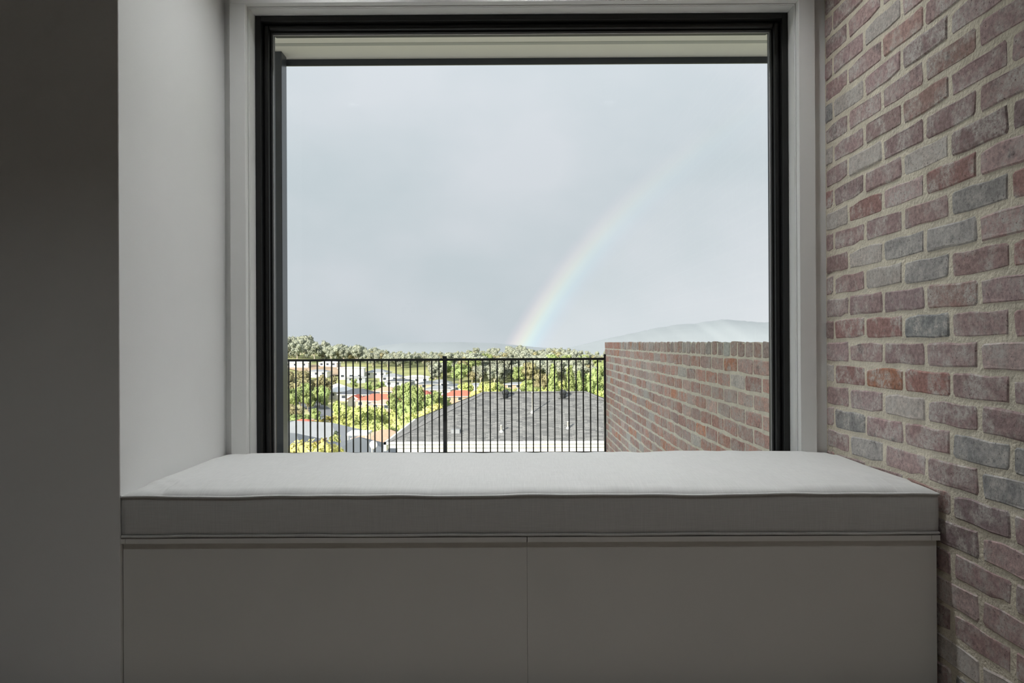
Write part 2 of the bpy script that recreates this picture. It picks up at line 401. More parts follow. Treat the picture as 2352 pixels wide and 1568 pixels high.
# ------------------------------------------------------------------ cushion
CX0, CX1, CY0, CY1 = XL + .004, 1.243, YF + .004, 2.732
CZ0, CZ1 = LIDZ1 + .001, CAMZ - .4495
cush = empty('bench_cushion', ((CX0 + CX1) / 2, CY0, CZ0)); tag(cush, 'long grey linen box cushion with piped edges on the window bench', 'cushion')
def wob(x, s=0):                # the hand-sewn seam is not quite straight
    return .0013 * math.sin(x * 9.1 + s) + .0009 * math.sin(x * 17.3 + 2 * s + 1) + .0006 * math.sin(x * 33 + s)
def top_z(x, y):
    dx, dy = min(x - CX0, CX1 - x), min(y - CY0, CY1 - y)
    ed = 1.0
    d = max(0, min(dx * .9, dy))
    u = min(1, d / .030); u2 = min(1, d / .26)
    h = .0155 * math.sqrt(max(0, 1 - (1 - u) ** 2)) + .0145 * (1 - (1 - u2) ** 2.2)
    corner = math.hypot(max(0, .12 - dx), max(0, .12 - dy)) / .17
    h *= 1 - .45 * min(1, corner) * (1 if dx < .12 and dy < .12 else 0)
    n = noise.noise(Vector((x * 2.2, y * 3.0, 1.7))) * .0045 + noise.noise(Vector((x * 7, y * 2.5, 4.1))) * .0026
    # drag lines running front to back and fanned at the right end
    n += .0018 * math.sin(x * 46 + 5 * noise.noise(Vector((x * 3, y * 4, 9)))) * (.4 + .6 * max(0, noise.noise(Vector((x * 1.6, y * 2, 3)))))
    for cx_, sg in ((CX1 - .30, -1), (CX0 + .13, 1)):
        q = (x - cx_) * sg + (y - CY0) * .9
        n += .0022 * math.exp(-((q - .02) / .018) ** 2) * math.exp(-((y - CY0 - .14) / .13) ** 2)
        n += .0018 * math.exp(-((q - .085) / .016) ** 2) * math.exp(-((y - CY0 - .18) / .13) ** 2)
        n += .0016 * math.exp(-((q + .06) / .02) ** 2) * math.exp(-((y - CY0 - .12) / .10) ** 2)
    # crimps along the front seam
    n += .0014 * math.sin(x * 61 + 3 * noise.noise(Vector((x * 5, 2, 2)))) * math.exp(-(dy / .03))
    return CZ1 + wob(x) * math.exp(-dy / .05) + h + n * min(1, d / .02)
NX, NY = 300, 70
def warp(t, w=.10):             # denser near the edges
    return t - w * math.sin(2 * math.pi * t) / (2 * math.pi) * 6 * .9
vs, fs = [], []
for j in range(NY + 1):
    for i in range(NX + 1):
        tx, ty = i / NX, j / NY
        tx = tx - .9 * math.sin(2 * math.pi * tx) / (2 * math.pi); ty = ty - .9 * math.sin(2 * math.pi * ty) / (2 * math.pi)
        x, y = CX0 + (CX1 - CX0) * tx, CY0 + (CY1 - CY0) * ty
        vs.append((x, y, top_z(x, y)))
for j in range(NY):
    for i in range(NX):
        a = j * (NX + 1) + i; fs.append((a, a + 1, a + NX + 2, a + NX + 1))
inv = Matrix.Translation(cush.location).inverted()
o = MB().add(vs, fs).build('top_panel', M['fabric'], cush, True); o.matrix_parent_inverse = inv
# side band (boxing) round the four sides with a slight belly
per = []
def side(p, q, n):
    for i in range(n):
        per.append((p[0] + (q[0] - p[0]) * i / n, p[1] + (q[1] - p[1]) * i / n))
side((CX0, CY0), (CX1, CY0), 160); side((CX1, CY0), (CX1, CY1), 40); side((CX1, CY1), (CX0, CY1), 60); side((CX0, CY1), (CX0, CY0), 40)
n = len(per); K = 8; vs, fs = [], []
for k in range(K + 1):
    t = k / K
    for (x, y) in per:
        zt = CZ1 + wob(x); zb = CZ0 + .004 + wob(x, 2.2) * .45 + .001
        z = zb + (zt - zb) * t
        bel = .0035 * math.sin(math.pi * t) + .0012 * noise.noise(Vector((x * 6, y * 6, z * 9)))
        ox = oy = 0
        if abs(y - CY0) < 1e-6: oy = -bel
        vs.append((x + ox, y + oy, z))
for k in range(K):
    for i in range(n):
        i2 = (i + 1) % n; fs.append((k*n + i, k*n + i2, (k+1)*n + i2, (k+1)*n + i))
fs.append(tuple(range(n))[::-1])
o = MB().add(vs, fs).build('side_band', M['fabric'], cush, True); o.matrix_parent_inverse = inv
for nm, zf in (('piping', lambda x: CZ1 + wob(x)), ('piping', lambda x: CZ0 + .0045 + wob(x, 2.2) * .45 + .001)):
    pts = [(x, y, zf(x)) for x, y in per]; pts.append(pts[0])
    pts = [(x, y - .0032 if abs(y - CY0) < 1e-6 else y, z) for x, y, z in pts]
    o = MB().tube(pts, .0042, 8, False).build(nm, M['fabric'], cush, True); o.matrix_parent_inverse = inv

# ------------------------------------------------------------------ outside: house shell, verandah
SOF = CAMZ + 2.205
struct(MB().box(-10, RX0 - .2, -6, 3.0, -1.6, SOF).build('wall_house_left', M['render']), 'rendered wall of the rest of the house')
struct(MB().box(-10, 5.0, RY0 - 1, 3.0, CEIL + .12, SOF).build('ceiling_void', M['render']), 'closed roof space above the room')
struct(MB().box(XR + .24, 5.0, -6, 3.0, -1.6, CEIL + .12).build('wall_house_right', M['render']), 'rendered wall of the house beyond the brick wall')
vr = empty('verandah_roof', (0, 5.3, SOF)); struct(vr, 'cream lined verandah soffit with a dark edge beam')
def vb(name, m, *b, bevel=0): return child_box(name, M[m], vr, *b, bevel)
vb('soffit_board', 'soffit', -10, 5.0, 3.0, 5.048, SOF, SOF + .02)
vb('soffit_joint', 'soffit_trim', -10, 5.0, 5.048, 5.090, SOF - .003, SOF + .02)
vb('soffit_board', 'soffit', -10, 5.0, 5.090, 5.335, SOF, SOF + .02)
vb('edge_beam', 'charcoal', -10, 5.0, 5.335, 5.347, SOF - .050, SOF + .16)
vb('roof_deck', 'render', -10, 5.0, -6, 5.335, SOF + .021, SOF + .25)
post = empty('verandah_post', (-1.77, 5.23, -.5)); tag(post, 'square charcoal steel post holding up the verandah edge', 'post')
o = child_box('shaft', M['charcoal'], post, -1.838, -1.742, 5.185, 5.300, -.5, SOF, .003)
o = child_box('base_plate', M['charcoal'], post, -1.87, -1.71, 5.155, 5.33, -.5, -.49)
DECK = CAMZ - 1.52
struct(MB().box(-10, 5.0, 3.0, 9.12, DECK - .25, DECK).build('floor_deck', M['deck']), 'concrete terrace outside the window')
struct(MB().box(-10, 5.0, 8.92, 9.12, -8, DECK - .25).build('wall_retaining', M['render']), 'retaining wall below the terrace')

# garden wall: face at GX looking to -X, top at eye height
GX, GY0, GY1, GTOP = 1.18, 3.02, 8.92, CAMZ - .003
gw = MB().box(GX + .0026, GX + .224, GY0, GY1 - .006, DECK, GTOP - .004).build('wall_garden', M['mortar_out']); struct(gw, 'red brick garden wall with a header course on top, outside the window')
items = []
for r in range(0, 18):
    zc = GTOP - .039 - r * ROW
    if zc < DECK + .03: break
    hdr = r == 0; pt = .120 if hdr else PITCH
    off = 0 if r % 2 else PITCH / 2
    y = GY1 + (0 if hdr else off - PITCH * (off > 0)) 
    first = GY1
    while first > GY0 + .02:
        step = pt
        if not hdr and off and first == GY1: step = PITCH / 2
        a = max(first - step, GY0); items.append((r, zc, a, first, hdr)); first -= step
def vis_area(it):
    r, zc, a, b, hdr = it
    py = HZY - (zc - CAMZ) * F / a; px = VPX + GX * F / a
    if py > 1048 or px > 1800: return 0
    return (GX * F / a - GX * F / b) * (.076 * F / b)
items.sort(key=vis_area, reverse=True)
restmb = MB(); rc = random.Random(5)
for i, (r, zc, a, b, hdr) in enumerate(items):
    L_ = b - a - .0135
    if i < 290:
        me = rc.choice(HDRO if hdr else STRO); nominal = .108 if hdr else .229
        o = link('brick', me, gw, (GX + rc.uniform(-.0015, .001), (a + b) / 2, zc + rc.uniform(-.0012, .0012)), -math.pi / 2, (L_ / nominal, 1, 1))
        c = rc.choice(PAL_OUT); s = rc.uniform(.85, 1.15)
        if hdr: c = (c[0] * .8 + .02, c[1] * .85 + .03, c[2] * .85 + .03)
        o.color = (c[0] * s, c[1] * s, c[2] * s, 1)
    else:
        restmb.box(GX, GX + .012, a + .005, b - .005, zc - .0375, zc + .0375)
o = restmb.build('brickwork', M['brick_out'], gw); o['kind'] = 'stuff'; o.color = (.35, .19, .155, 1)
# ------------------------------------------------------------------ terrace fence
FY = 8.86
fence = empty('terrace_fence', (0, FY, DECK)); tag(fence, 'black metal balustrade fence along the terrace edge', 'fence')
def fb(name, x0, x1, y0, y1, z0, z1, parent=None, bevel=0):
    o = child_box(name, M['fence'], fence, x0, x1, y0, y1, z0, z1, bevel)
    return o
def fx(px): return (px - VPX) / F * FY
RT = CAMZ - .203; RB = RT - 1.205
PM, PE = fx(1021.5), fx(1391)
xs_l = PM - 2.6 * 1
PL = PM - (PE - PM)
for (a, b) in ((PL - 2.0, PL - .025), (PL + .025, PM - .025), (PM + .025, PE - .025)):
    fb('top_rail', a, b, FY - .013, FY + .013, RT - .030, RT)
    fb('bottom_rail', a, b, FY - .013, FY + .013, RB - .030, RB)
bal = MB().box(-.008, .008, -.008, .008, RB - DECK, RT - .030 - DECK).mesh('baluster', M['fence'])
p = 16.45 / F * FY
for k in range(22):
    x = fx(1043 + 16.45 * k)
    if x < PE - .06: link('baluster', bal, fence, (x, 0, 0))
for k in range(46):
    x = fx(1008 - 16.45 * k)
    if x > PL - 1.98 and abs(x - PL) > .045: link('baluster', bal, fence, (x, 0, 0))
for X in (PL, PM, PE):
    h = RT + (.030 if X < PE else .045)
    o = fb('post', X - .025, X + .025, FY - .025, FY + .025, DECK, h, bevel=.002)
    cap = MB().box(X - .028, X + .028, FY - .028, FY + .028, h, h + .008).build('post_cap', M['fence'], o, bevel=.003); cap.matrix_parent_inverse = Matrix.Translation(fence.location).inverted()
    for sg in ((-1, 1) if X < PE else (-1,)):
        for rz in (RT, RB):
            br = MB().box(min(X + sg * .025, X + sg * .055), max(X + sg * .025, X + sg * .055), FY - .018, FY + .018, rz - .042, rz + .006).build('rail_bracket', M['fence'], o); br.matrix_parent_inverse = Matrix.Translation(fence.location).inverted()
    bp = MB().box(X - .05, X + .05, FY - .05, FY + .05, DECK, DECK + .01).build('base_plate', M['fence'], o); bp.matrix_parent_inverse = Matrix.Translation(fence.location).inverted()

# ------------------------------------------------------------------ terrain (heights relative to the camera)
KN = [(9.1, -5.6), (14, -6.6), (20, -7.0), (33, -7.5), (42, -8.4), (50, -11.5), (70, -14.2), (100, -17.5), (150, -21), (190, -23.2), (230, -24), (265, -23.0), (300, -21.2), (350, -17.5), (400, -13.6),
      (450, -12.8), (500, -12.6), (560, -12.6), (620, -13), (700, -18), (900, -40), (1600, -60)]
def terr(x, y):
    for (a, za), (b, zb) in zip(KN, KN[1:]):
        if a <= y <= b:
            z = za + (zb - za) * (y - a) / (b - a); break
    else: z = KN[0][1] if y < KN[0][0] else KN[-1][1]
    if y > 330:                 # the ridge climbs to the left
        k = min(1, (y - 330) / 140) * max(0, 1 - max(0, y - 620) / 120)
        z += k * (5.2 * max(0, min(1, (-x - 95) / 75)) )
        z += .8 * noise.noise(Vector((x / 35, y / 60, .3))) * k
    return z
def solve(px, py, H):
    """position on the ground where something H metres tall has its top at this height in the view"""
    return solve_h(px, py, H)[:2]
def solve_h(px, py, H):
    py = uy(px, py)
    while True:
        y = 600.0
        while y > 60:
            x = (px - VPX) / F * y
            if HZY - (terr(x, y) + H) * F / y >= py: return x, y, H
            y /= 1.004
        if H < .5: return x, y, H
        H *= .93                # too tall to stand anywhere on this line of sight
OCC = []                        # ground already taken: (x, y, radius)
def clash(x, y, r): return sum(max(0, r + c - math.hypot(x - a, y - b)) for a, b, c in OCC)
def settle(px, py, H, r, hmin, hmax):
    """slide along the line of sight to free ground; returns x, y and the height that keeps the top in place"""
    x, y, H = solve_h(px, py, H); best = None
    for k in [0, 1, -1, 2, -2, 3, -3] + list(range(4, 24)):
        q = y * (1 + .010 * k)
        if q < 60 or q > 600: continue
        X = (px - VPX) / F * q; h = (HZY - uy(px, py)) / F * q - terr(X, q)
        if not hmin * H <= h <= hmax * H: continue
        c = clash(X, q, r)
        if best is None or c < best[0] - 1e-6: best = (c, X, q, h)
        if c == 0: break
    if best is None: best = (0, x, y, H)
    OCC.append((best[1], best[2], r)); return best[1:]
ys = [9.13] + [14 + 4 * i for i in range(10)] + [54 * 1.055 ** i for i in range(1, 50)]
ys = [y for y in ys if y < 1000]
NXT = 90; vs, fs = [], []
for j, y in enumerate(ys):
    for i in range(NXT + 1):
        x = (-1.05 + 2.1 * i / NXT) * (25 + y * .75)
        vs.append((x, y, CAMZ + terr(x, y)))
for j in range(len(ys) - 1):
    for i in range(NXT):
        a = j * (NXT + 1) + i; fs.append((a, a + 1, a + NXT + 2, a + NXT + 1))
def terrain_mat():
    m = mat('hillside_grass', (.26, .30, .12), .95, .35, .05, coords='Object', col2=(.36, .36, .17))
    return m
M['terrain'] = terrain_mat()
struct(MB().add(vs, fs).build('ground', M['terrain'], smooth=True), 'green hillside and valley floor of the suburb')

# distant ranges
def hill(name, label, Y, prof, m, depth):
    mb = MB(); n = len(prof); vs = []
    for k, (dy, hz) in enumerate(((-depth, None), (-depth * .45, .55), (0, 1), (depth * .8, None))):
        for (px, py) in prof:
            top = (HZY - uy(px, py)) / F * Y; x = (px - VPX) / F * Y
            z = -90 if hz is None else -90 + (top + 90) * hz
            vs.append((x, Y + dy, CAMZ + z))
    fs = [(k*n + i, k*n + i + 1, (k+1)*n + i + 1, (k+1)*n + i) for k in range(3) for i in range(n - 1)]
    o = mb.add(vs, fs).build(name, m, smooth=True); struct(o, label); return o
def ridge(pts, n=90, amp=1.2, seed=0):
    out = []
    for i in range(n + 1):
        px = pts[0][0] + (pts[-1][0] - pts[0][0]) * i / n
        for (a, ya), (b, yb) in zip(pts, pts[1:]):
            if a <= px <= b: py = ya + (yb - ya) * (px - a) / (b - a); break
        py += amp * noise.noise(Vector((px / 22, seed, 0))) + amp * .6 * noise.noise(Vector((px / 7, seed, 3)))
        out.append((px, py))
    return out
M['hill'] = mat('range_haze_colour', (.31, .34, .365), 1, .06, .002)  # aerial haze is put into this pale blue-grey base colour
hill('mountain_range', 'faint haze-coloured wooded mountain range on the horizon beyond the brick garden wall', 4200,
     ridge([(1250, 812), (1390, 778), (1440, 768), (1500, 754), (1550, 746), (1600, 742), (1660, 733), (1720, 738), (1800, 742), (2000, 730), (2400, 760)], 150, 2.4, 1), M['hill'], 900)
hill('low_range', 'faint low haze-coloured range behind the ridge trees', 3000,
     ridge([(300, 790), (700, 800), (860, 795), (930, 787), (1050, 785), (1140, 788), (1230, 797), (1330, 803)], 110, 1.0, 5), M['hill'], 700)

# ------------------------------------------------------------------ houses
def HM(name, c, r=.7, var=.06, sc=.6, **k): return mat(name, c, r, var, sc, **k)
WALL = {'white': HM('white_render', (.80, .79, .76)), 'cream': HM('cream_render', (.72, .66, .54)), 'brick': HM('pink_brick_wall', (.52, .36, .28), sc=6),
        'grey': HM('grey_cladding', (.36, .39, .44)), 'tan': HM('tan_brick_wall', (.58, .46, .34), sc=6)}
ROOF = {'white': HM('white_metal_roof', (.80, .81, .82), .5), 'pale': HM('pale_grey_roof', (.29, .305, .33), .5), 'grey': HM('grey_metal_roof', (.15, .165, .185), .5),
        'dark': HM('charcoal_roof', (.10, .11, .13), .5), 'red': HM('red_tile_roof', (.62, .17, .12), .8, .15, 4), 'pink': HM('faded_pink_tile_roof', (.66, .36, .30), .8, .15, 4),
        'brown': HM('tan_tile_roof', (.55, .36, .26), .8, .15, 4), 'darkred': HM('dark_red_tile_roof', (.42, .13, .10), .8, .15, 4)}
M['pane'] = HM('dark_window_pane', (.05, .06, .08), .15)
M['fascia'] = HM('white_fascia', (.82, .82, .80), .5)
def house(name, label, px, py, w, d, roof, wall, rz=0, eave=2.7, pitch=22, kind='hip', over=.45, pos=None, chimney=False, drop=1.2, windows=True):
    rise = math.tan(math.radians(pitch)) * min(w, d) / 2
    if pos:
        x, y = pos; z = CAMZ + terr(x, y) - .05; OCC.append((x, y, .5 * max(w, d) + .8))
    else:
        x, y, hh = settle(px, py, eave + rise, .45 * (w + d) / 2 + 1.2, .55, 1.45)
        z = CAMZ + terr(x, y) + hh - eave - rise; drop = 3.0
    root = empty(name, (x, y, z), math.radians(rz)); tag(root, label, 'house')
    hw, hd = w / 2, d / 2
    MB().box(-hw, hw, -hd, hd, -drop, eave).build('wall', WALL[wall], root)
    ew, ed = hw + over, hd + over; e = eave - over * math.tan(math.radians(pitch)); top = eave + rise
    rl = max(.02, hw - hd) if kind == 'hip' else ew
    if w >= d or kind == 'gable':
        rp = [(-rl, 0, top), (rl, 0, top)]
    else:
        rl = hd - hw; rp = [(0, -rl, top), (0, rl, top)]
    A = [(-ew, -ed, e), (ew, -ed, e), (ew, ed, e), (-ew, ed, e)]; B = [(a, b, c - .16) for a, b, c in A]
    if w >= d or kind == 'gable':
        rf = [(0, 1, 5, 4), (1, 2, 5), (2, 3, 4, 5), (3, 0, 4)]
    else:
        rf = [(0, 1, 4), (1, 2, 5, 4), (2, 3, 5), (3, 0, 4, 5)]
    if kind == 'gable':
        q = [(-ew, -ed, e), (ew, -ed, e), (ew, ed, e), (-ew, ed, e), (-ew, 0, top), (ew, 0, top)]
        q2 = [(a, b, c - .16) for a, b, c in q]
        MB().add(q + q2, [(0, 1, 5, 4), (2, 3, 4, 5), (6, 10, 11, 7), (8, 11, 10, 9), (0, 6, 7, 1), (2, 8, 9, 3), (0, 4, 10, 6), (4, 3, 9, 10), (1, 7, 11, 5), (5, 11, 8, 2)]).build('roof', ROOF[roof], root)
        for s in (-1, 1):
            MB().add([(s*hw, -hd, eave), (s*hw, hd, eave), (s*hw, 0, top - .1), (s*(hw-.15), -hd, eave), (s*(hw-.15), hd, eave), (s*(hw-.15), 0, top - .1)], [(0, 1, 2), (5, 4, 3), (0, 2, 5, 3), (1, 4, 5, 2), (0, 3, 4, 1)]).build('gable_end', WALL[wall], root)
    else:
        MB().add(A + rp + B, rf + [(9, 8, 7, 6)] + [(0, 6, 7, 1), (1, 7, 8, 2), (2, 8, 9, 3), (3, 9, 6, 0)]).build('roof', ROOF[roof], root)
    g = MB()
    for (a, b, c, dd) in ((-ew - .06, ew + .06, -ed - .10, -ed), (-ew - .06, ew + .06, ed, ed + .10)):
        if kind == 'gable': MB().box(a, b, c, dd, e - .2, e + .02).build('gutter', M['fascia'], root)
        else: g.box(a, b, c, dd, e - .2, e + .02)
    if kind == 'hip':
        g.box(-ew - .1, -ew, -ed, ed, e - .2, e + .02).box(ew, ew + .1, -ed, ed, e - .2, e + .02)
    if kind == 'hip': g.build('gutter', M['fascia'], root)
    if windows:
        nwin = max(2, int(w / 3.6))
        for i in range(nwin):
            cx = -hw + w * (i + .5) / nwin
            fr = MB().box(cx - .85, cx + .85, -hd - .05, -hd, .9, 2.15).build('window', M['fascia'], root)
            MB().box(cx - .75, cx + .75, -hd - .07, -hd - .05, 1.0, 2.05).build('pane', M['pane'], fr)
    if chimney:
        MB().box(-.4, .4, -.4 + d * .12, .4 + d * .12, top - 1.2, top + .9).build('chimney', WALL['brick'], root)
    return root
def place_tree_spot(px, py, H): return solve(px, py, H)

# neighbour's big shingle roof
def shingles():
    m = bpy.data.materials.new('grey_shingles'); m.use_nodes = True
    nt = m.node_tree; N = nt.nodes.new; L = nt.links.new; b = nt.nodes['Principled BSDF']; b.inputs['Roughness'].default_value = .9; b.inputs['Specular IOR Level'].default_value = .15
    tc = N('ShaderNodeTexCoord'); sp = N('ShaderNodeSeparateXYZ'); cb = N('ShaderNodeCombineXYZ'); L(tc.outputs['Object'], sp.inputs[0])
    mu = N('ShaderNodeMath'); mu.operation = 'MULTIPLY'; mu.inputs[1].default_value = 2.6; L(sp.outputs[2], mu.inputs[0])
    L(sp.outputs[0], cb.inputs[0]); L(mu.outputs[0], cb.inputs[1])
    bt = N('ShaderNodeTexBrick'); L(cb.outputs[0], bt.inputs['Vector'])
    bt.inputs['Scale'].default_value = 1; bt.inputs['Brick Width'].default_value = .30; bt.inputs['Row Height'].default_value = .105; bt.inputs['Mortar Size'].default_value = .006; bt.inputs['Bias'].default_value = .0
    bt.inputs['Color1'].default_value = (.14, .143, .147, 1); bt.inputs['Color2'].default_value = (.27, .272, .27, 1); bt.inputs['Mortar'].default_value = (.07, .07, .075, 1)
    bt.offset_frequency = 2; bt.offset = .37
    L(bt.outputs['Color'], b.inputs['Base Color']); return m
M['shingle'] = shingles()
M['cap'] = mat('shingle_ridge_cap', (.20, .20, .205), .8, .1, 3)
NE, NR = 33.0, 38.0             # distance of its eave and ridge
nh = empty('neighbour_house', (1.42, NR, CAMZ + terr(1.4, 36) - .1)); tag(nh, 'white neighbouring house with a broad grey shingle hip roof below the fence', 'house')
bz = nh.location.z
ez = CAMZ - 227.0 / F * NE - bz; rz_ = CAMZ - 114.0 / F * NR - bz
xl, xr = -6.12 - 1.42, 8.96 - 1.42; ra, rb_ = -1.70 - 1.42, 3.97 - 1.42
dep = NR - NE
MB().box(xl + .5, xr - .5, -dep + .08, dep - .5, -1, ez - .12).build('wall', WALL['white'], nh)
MB().add([(xl, -dep, ez), (xr, -dep, ez), (xr, dep, ez), (xl, dep, ez), (ra, 0, rz_), (rb_, 0, rz_), (xl, -dep, ez - .1), (xr, -dep, ez - .1), (xr, dep, ez - .1), (xl, dep, ez - .1)],
         [(0, 1, 5, 4), (1, 2, 5), (2, 3, 4, 5), (3, 0, 4), (9, 8, 7, 6), (0, 6, 7, 1), (1, 7, 8, 2), (2, 8, 9, 3), (3, 9, 6, 0)]).build('roof', M['shingle'], nh)
def strip(a, b, w, t):          # folded ridge or hip capping
    a, b = Vector(a), Vector(b); d = (b - a).normalized(); s = d.cross(Vector((0,0,1))).normalized() * w
    lo = Vector((0, 0, -w * .30))
    up = Vector((0, 0, t))
    return [a + up, a + s + lo + up, b + s + lo + up, b + up, a - s + lo + up, b - s + lo + up, a - up, b - up]
for a, b in (((ra, 0, rz_), (rb_, 0, rz_)), ((xl, -dep, ez), (ra, 0, rz_)), ((xr, -dep, ez), (rb_, 0, rz_)), ((xl, dep, ez), (ra, 0, rz_)), ((xr, dep, ez), (rb_, 0, rz_))):
    q = strip(a, b, .16, .03)
    MB().add(q, [(0, 1, 2, 3), (0, 3, 5, 4), (6, 7, 2, 1), (6, 4, 5, 7), (0, 4, 6, 1), (3, 2, 7, 5)]).build('ridge_cap', M['cap'], nh)
g = MB(); g.box(xl - .12, xr + .12, -dep - .12, -dep, ez - .12, ez + .0).build('gutter', M['fascia'], nh)
MB().box(xl - .02, xr + .02, -dep - .02, -dep + .02, ez - .30, ez - .12).build('fascia', M['fascia'], nh)
MB().box(xl - .12, xl, -dep - .12, dep, ez - .42, ez).build('end_fascia', M['fascia'], nh)
for i, px in enumerate((940, 1100, 1312)):
    X = (px - VPX) / F * (NE + .4) - 1.42
    fr = MB().box(X - .9, X + .9, -dep + .02, -dep + .08, ez - 2.0, ez - .75).build('window', M['fascia'], nh)
    MB().box(X - .8, X + .8, -dep + .0, -dep + .02, ez - 1.9, ez - .85).build('pane', M['pane'], fr)
def on_roof(px, py):            # point of the front roof slope seen at this pixel
    py = uy(px, py); k = (py - HZY) / F
    # z = -k*y ; plane z = ez + (y-NE)*s
    s = (rz_ - ez) / dep; e_abs = ez + bz - CAMZ
    y = (s * NE - e_abs) / (k + s); return Vector(((px - VPX) / F * y - 1.42, y - NR, -k * y + CAMZ - bz))
M['ventmetal'] = HM('dark_vent_metal', (.05, .055, .06), .35)
M['pipe'] = HM('white_pvc_pipe', (.82, .81, .78), .5)
def nh_child(mb, name, m, p, parent=nh, smooth=True):
    o = mb.build(name, m, parent, smooth); o.location = p; return o
for px in (1160.5, 1292.5):
    p = on_roof(px, 912)
    o = nh_child(MB().lathe([(.15, -.1), (.15, .12), (.165, .14)], 14), 'vent_base', M['ventmetal'], p)
    t = MB().lathe([(.10, .12), (.17, .17), (.19, .26), (.17, .34), (.10, .39), (.02, .41)], 16)
    for k in range(12):
        a = 2 * math.pi * k / 12
        t.tube([(.15 * math.cos(a), .15 * math.sin(a), .14), (.205 * math.cos(a + .1), .205 * math.sin(a + .1), .26), (.12 * math.cos(a + .2), .12 * math.sin(a + .2), .385)], .012, 4)
    q = t.build('turbine_head', M['ventmetal'], o, True)
    MB().box(-.27, .27, -.22, .22, -.09, -.04).build('flashing', M['ventmetal'], o)
for px, py in ((1150.5, 991), (1303.5, 983)):
    p = on_roof(px, py); nh_child(MB().lathe([(.045, -.1), (.045, .30), (.05, .30), (.05, .34)], 10), 'vent_pipe', M['pipe'], p)
    nh_child(MB().lathe([(.12, -.08), (.09, .02), (.05, .07)], 10), 'pipe_flashing', M['pipe'], p)
p = on_roof(1222, 947); nh_child(MB().lathe([(.030, -.1), (.030, 1.02), (.036, 1.02), (.036, 1.07)], 8), 'vent_pipe', M['pipe'], p)
nh_child(MB().lathe([(.13, -.08), (.09, .02), (.04, .08)], 10), 'pipe_flashing', M['pipe'], p)
p = on_roof(1045, 991); nh_child(MB().box(-.20, .22, -.18, .18, -.08, .12), 'roof_vent', ROOF['pale'], p, smooth=False)

# near houses on the left
def near(name, label, pos, w, d, apex_py, px, roof, wall, rz=0, kind='hip', pitch=22, eave=2.7, **k):
    x, y = pos; rise = math.tan(math.radians(pitch)) * min(w, d) / 2
    r = house(name, label, 0, 0, w, d, roof, wall, rz, eave, pitch, kind, pos=pos, drop=6, **k)
    z = (HZY - uy(px, apex_py)) / F * y
    r.location.z = CAMZ + z - eave - rise; return r
def pxx(px, y): return (px - VPX) / F * y
near('garage', 'low garage with a dark grey pyramid roof and a dish beside it', (pxx(824, 50), 50), 6.8, 6.8, 1003, 822, 'grey', 'white', 14)
near('bungalow', 'brick bungalow with a long pale grey metal roof beside the palm', (pxx(718, 104), 104), 17, 10, 968, 718, 'pale', 'brick', -24)
near('bungalow', 'bungalow with a mid grey metal roof below the yellow shrub', (pxx(640, 70), 70), 13, 9, 993, 640, 'grey', 'brick', -18)
near('cottage', 'cottage with a tan tiled hip roof behind the white carport', (pxx(884, 96), 96), 7.5, 6.4, 986, 884, 'brown', 'brick', 22)
cp = empty('carport', (pxx(822, 80), 80, CAMZ + terr(pxx(822, 80), 80))); tag(cp, 'open carport with a flat white roof between the brick bungalow and the cottage', 'carport')
cz = (HZY - uy(822, 993)) / F * 80 + CAMZ - cp.location.z
MB().box(-1.25, 1.15, -.6, 2.2, cz - .28, cz).build('roof', ROOF['white'], cp)
for sx in (-1.1, 1.0):
    for sy in (-.5, 2.0): MB().tube([(sx, sy, -.3), (sx, sy, cz - .28)], .06, 6).build('post', M['fascia'], cp)
dish = empty('satellite_dish', (pxx(853, 42), 42, CAMZ + terr(-8, 42))); tag(dish, 'white satellite dish on a mast beside the dark pyramid roof', 'satellite dish')
dzz = (HZY - uy(858, 1020)) / F * 42 + CAMZ - dish.location.z
MB().tube([(0, 0, -.2), (0, 0, dzz + .02)], .035, 8).build('mast', M['pipe'], dish)
vs, fs = [], []
for j in range(6):
    for i in range(16):
        r = .24 * (j + .6) / 5.6; a = 2 * math.pi * i / 16
        vs.append((r * math.cos(a) + .12, -.15 - .25 * r * r / .3 + .05, dzz + r * math.sin(a) * 1.05))
for j in range(5):
    for i in range(16):
        i2 = (i + 1) % 16; fs.append((j*16 + i, j*16 + i2, (j+1)*16 + i2, (j+1)*16 + i))
fs.append(tuple(range(16)))
o = MB().add(vs, fs).build('dish', M['pipe'], dish, True); sm = o.modifiers.new('thickness', 'SOLIDIFY'); sm.thickness = .02
MB().tube([(.12, -.1, dzz - .3), (.10, -.45, dzz - .12)], .018, 6).build('feed_arm', M['pipe'], dish)
MB().box(.05, .15, -.52, -.42, dzz - .17, dzz - .07).build('receiver', M['pipe'], dish)

H = house
# (kind, label, ridge pixel x, y, width, depth, roof, wall, turn, ...)
H('red_house', 'large brick house with a bright red tiled hip roof and chimney', 872, 904, 15, 9, 'red', 'brick', -14, 2.8, 24, chimney=True)
H('red_house', 'lower wing house with a faded pink tiled roof in front of the red house', 884, 917, 8.5, 6.0, 'pink', 'brick', -20, 2.6, 22)
H('white_gable_shed', 'small shed with a white gable beside the red roofed house', 817, 906, 5.2, 4.6, 'red', 'white', 82, 2.6, 30, 'gable', windows=False)
H('charcoal_house', 'house with a charcoal hip roof behind the red roofed house', 822, 892, 13, 9, 'dark', 'cream', -8, 2.7, 22)
H('white_roof_house', 'house with a bright white pyramid roof among the street trees', 775, 880, 11.5, 11, 'white', 'white', -36, 2.8, 27)
H('two_storey_house', 'tall white two-storey house with a flat parapet on the slope', 808, 842, 12.5, 8, 'white', 'white', 6, 5.6, 5)
H('grey_cladding_house', 'grey clad house below the tall white two-storey house', 818, 863, 9, 6, 'pale', 'grey', 6, 2.6, 8)
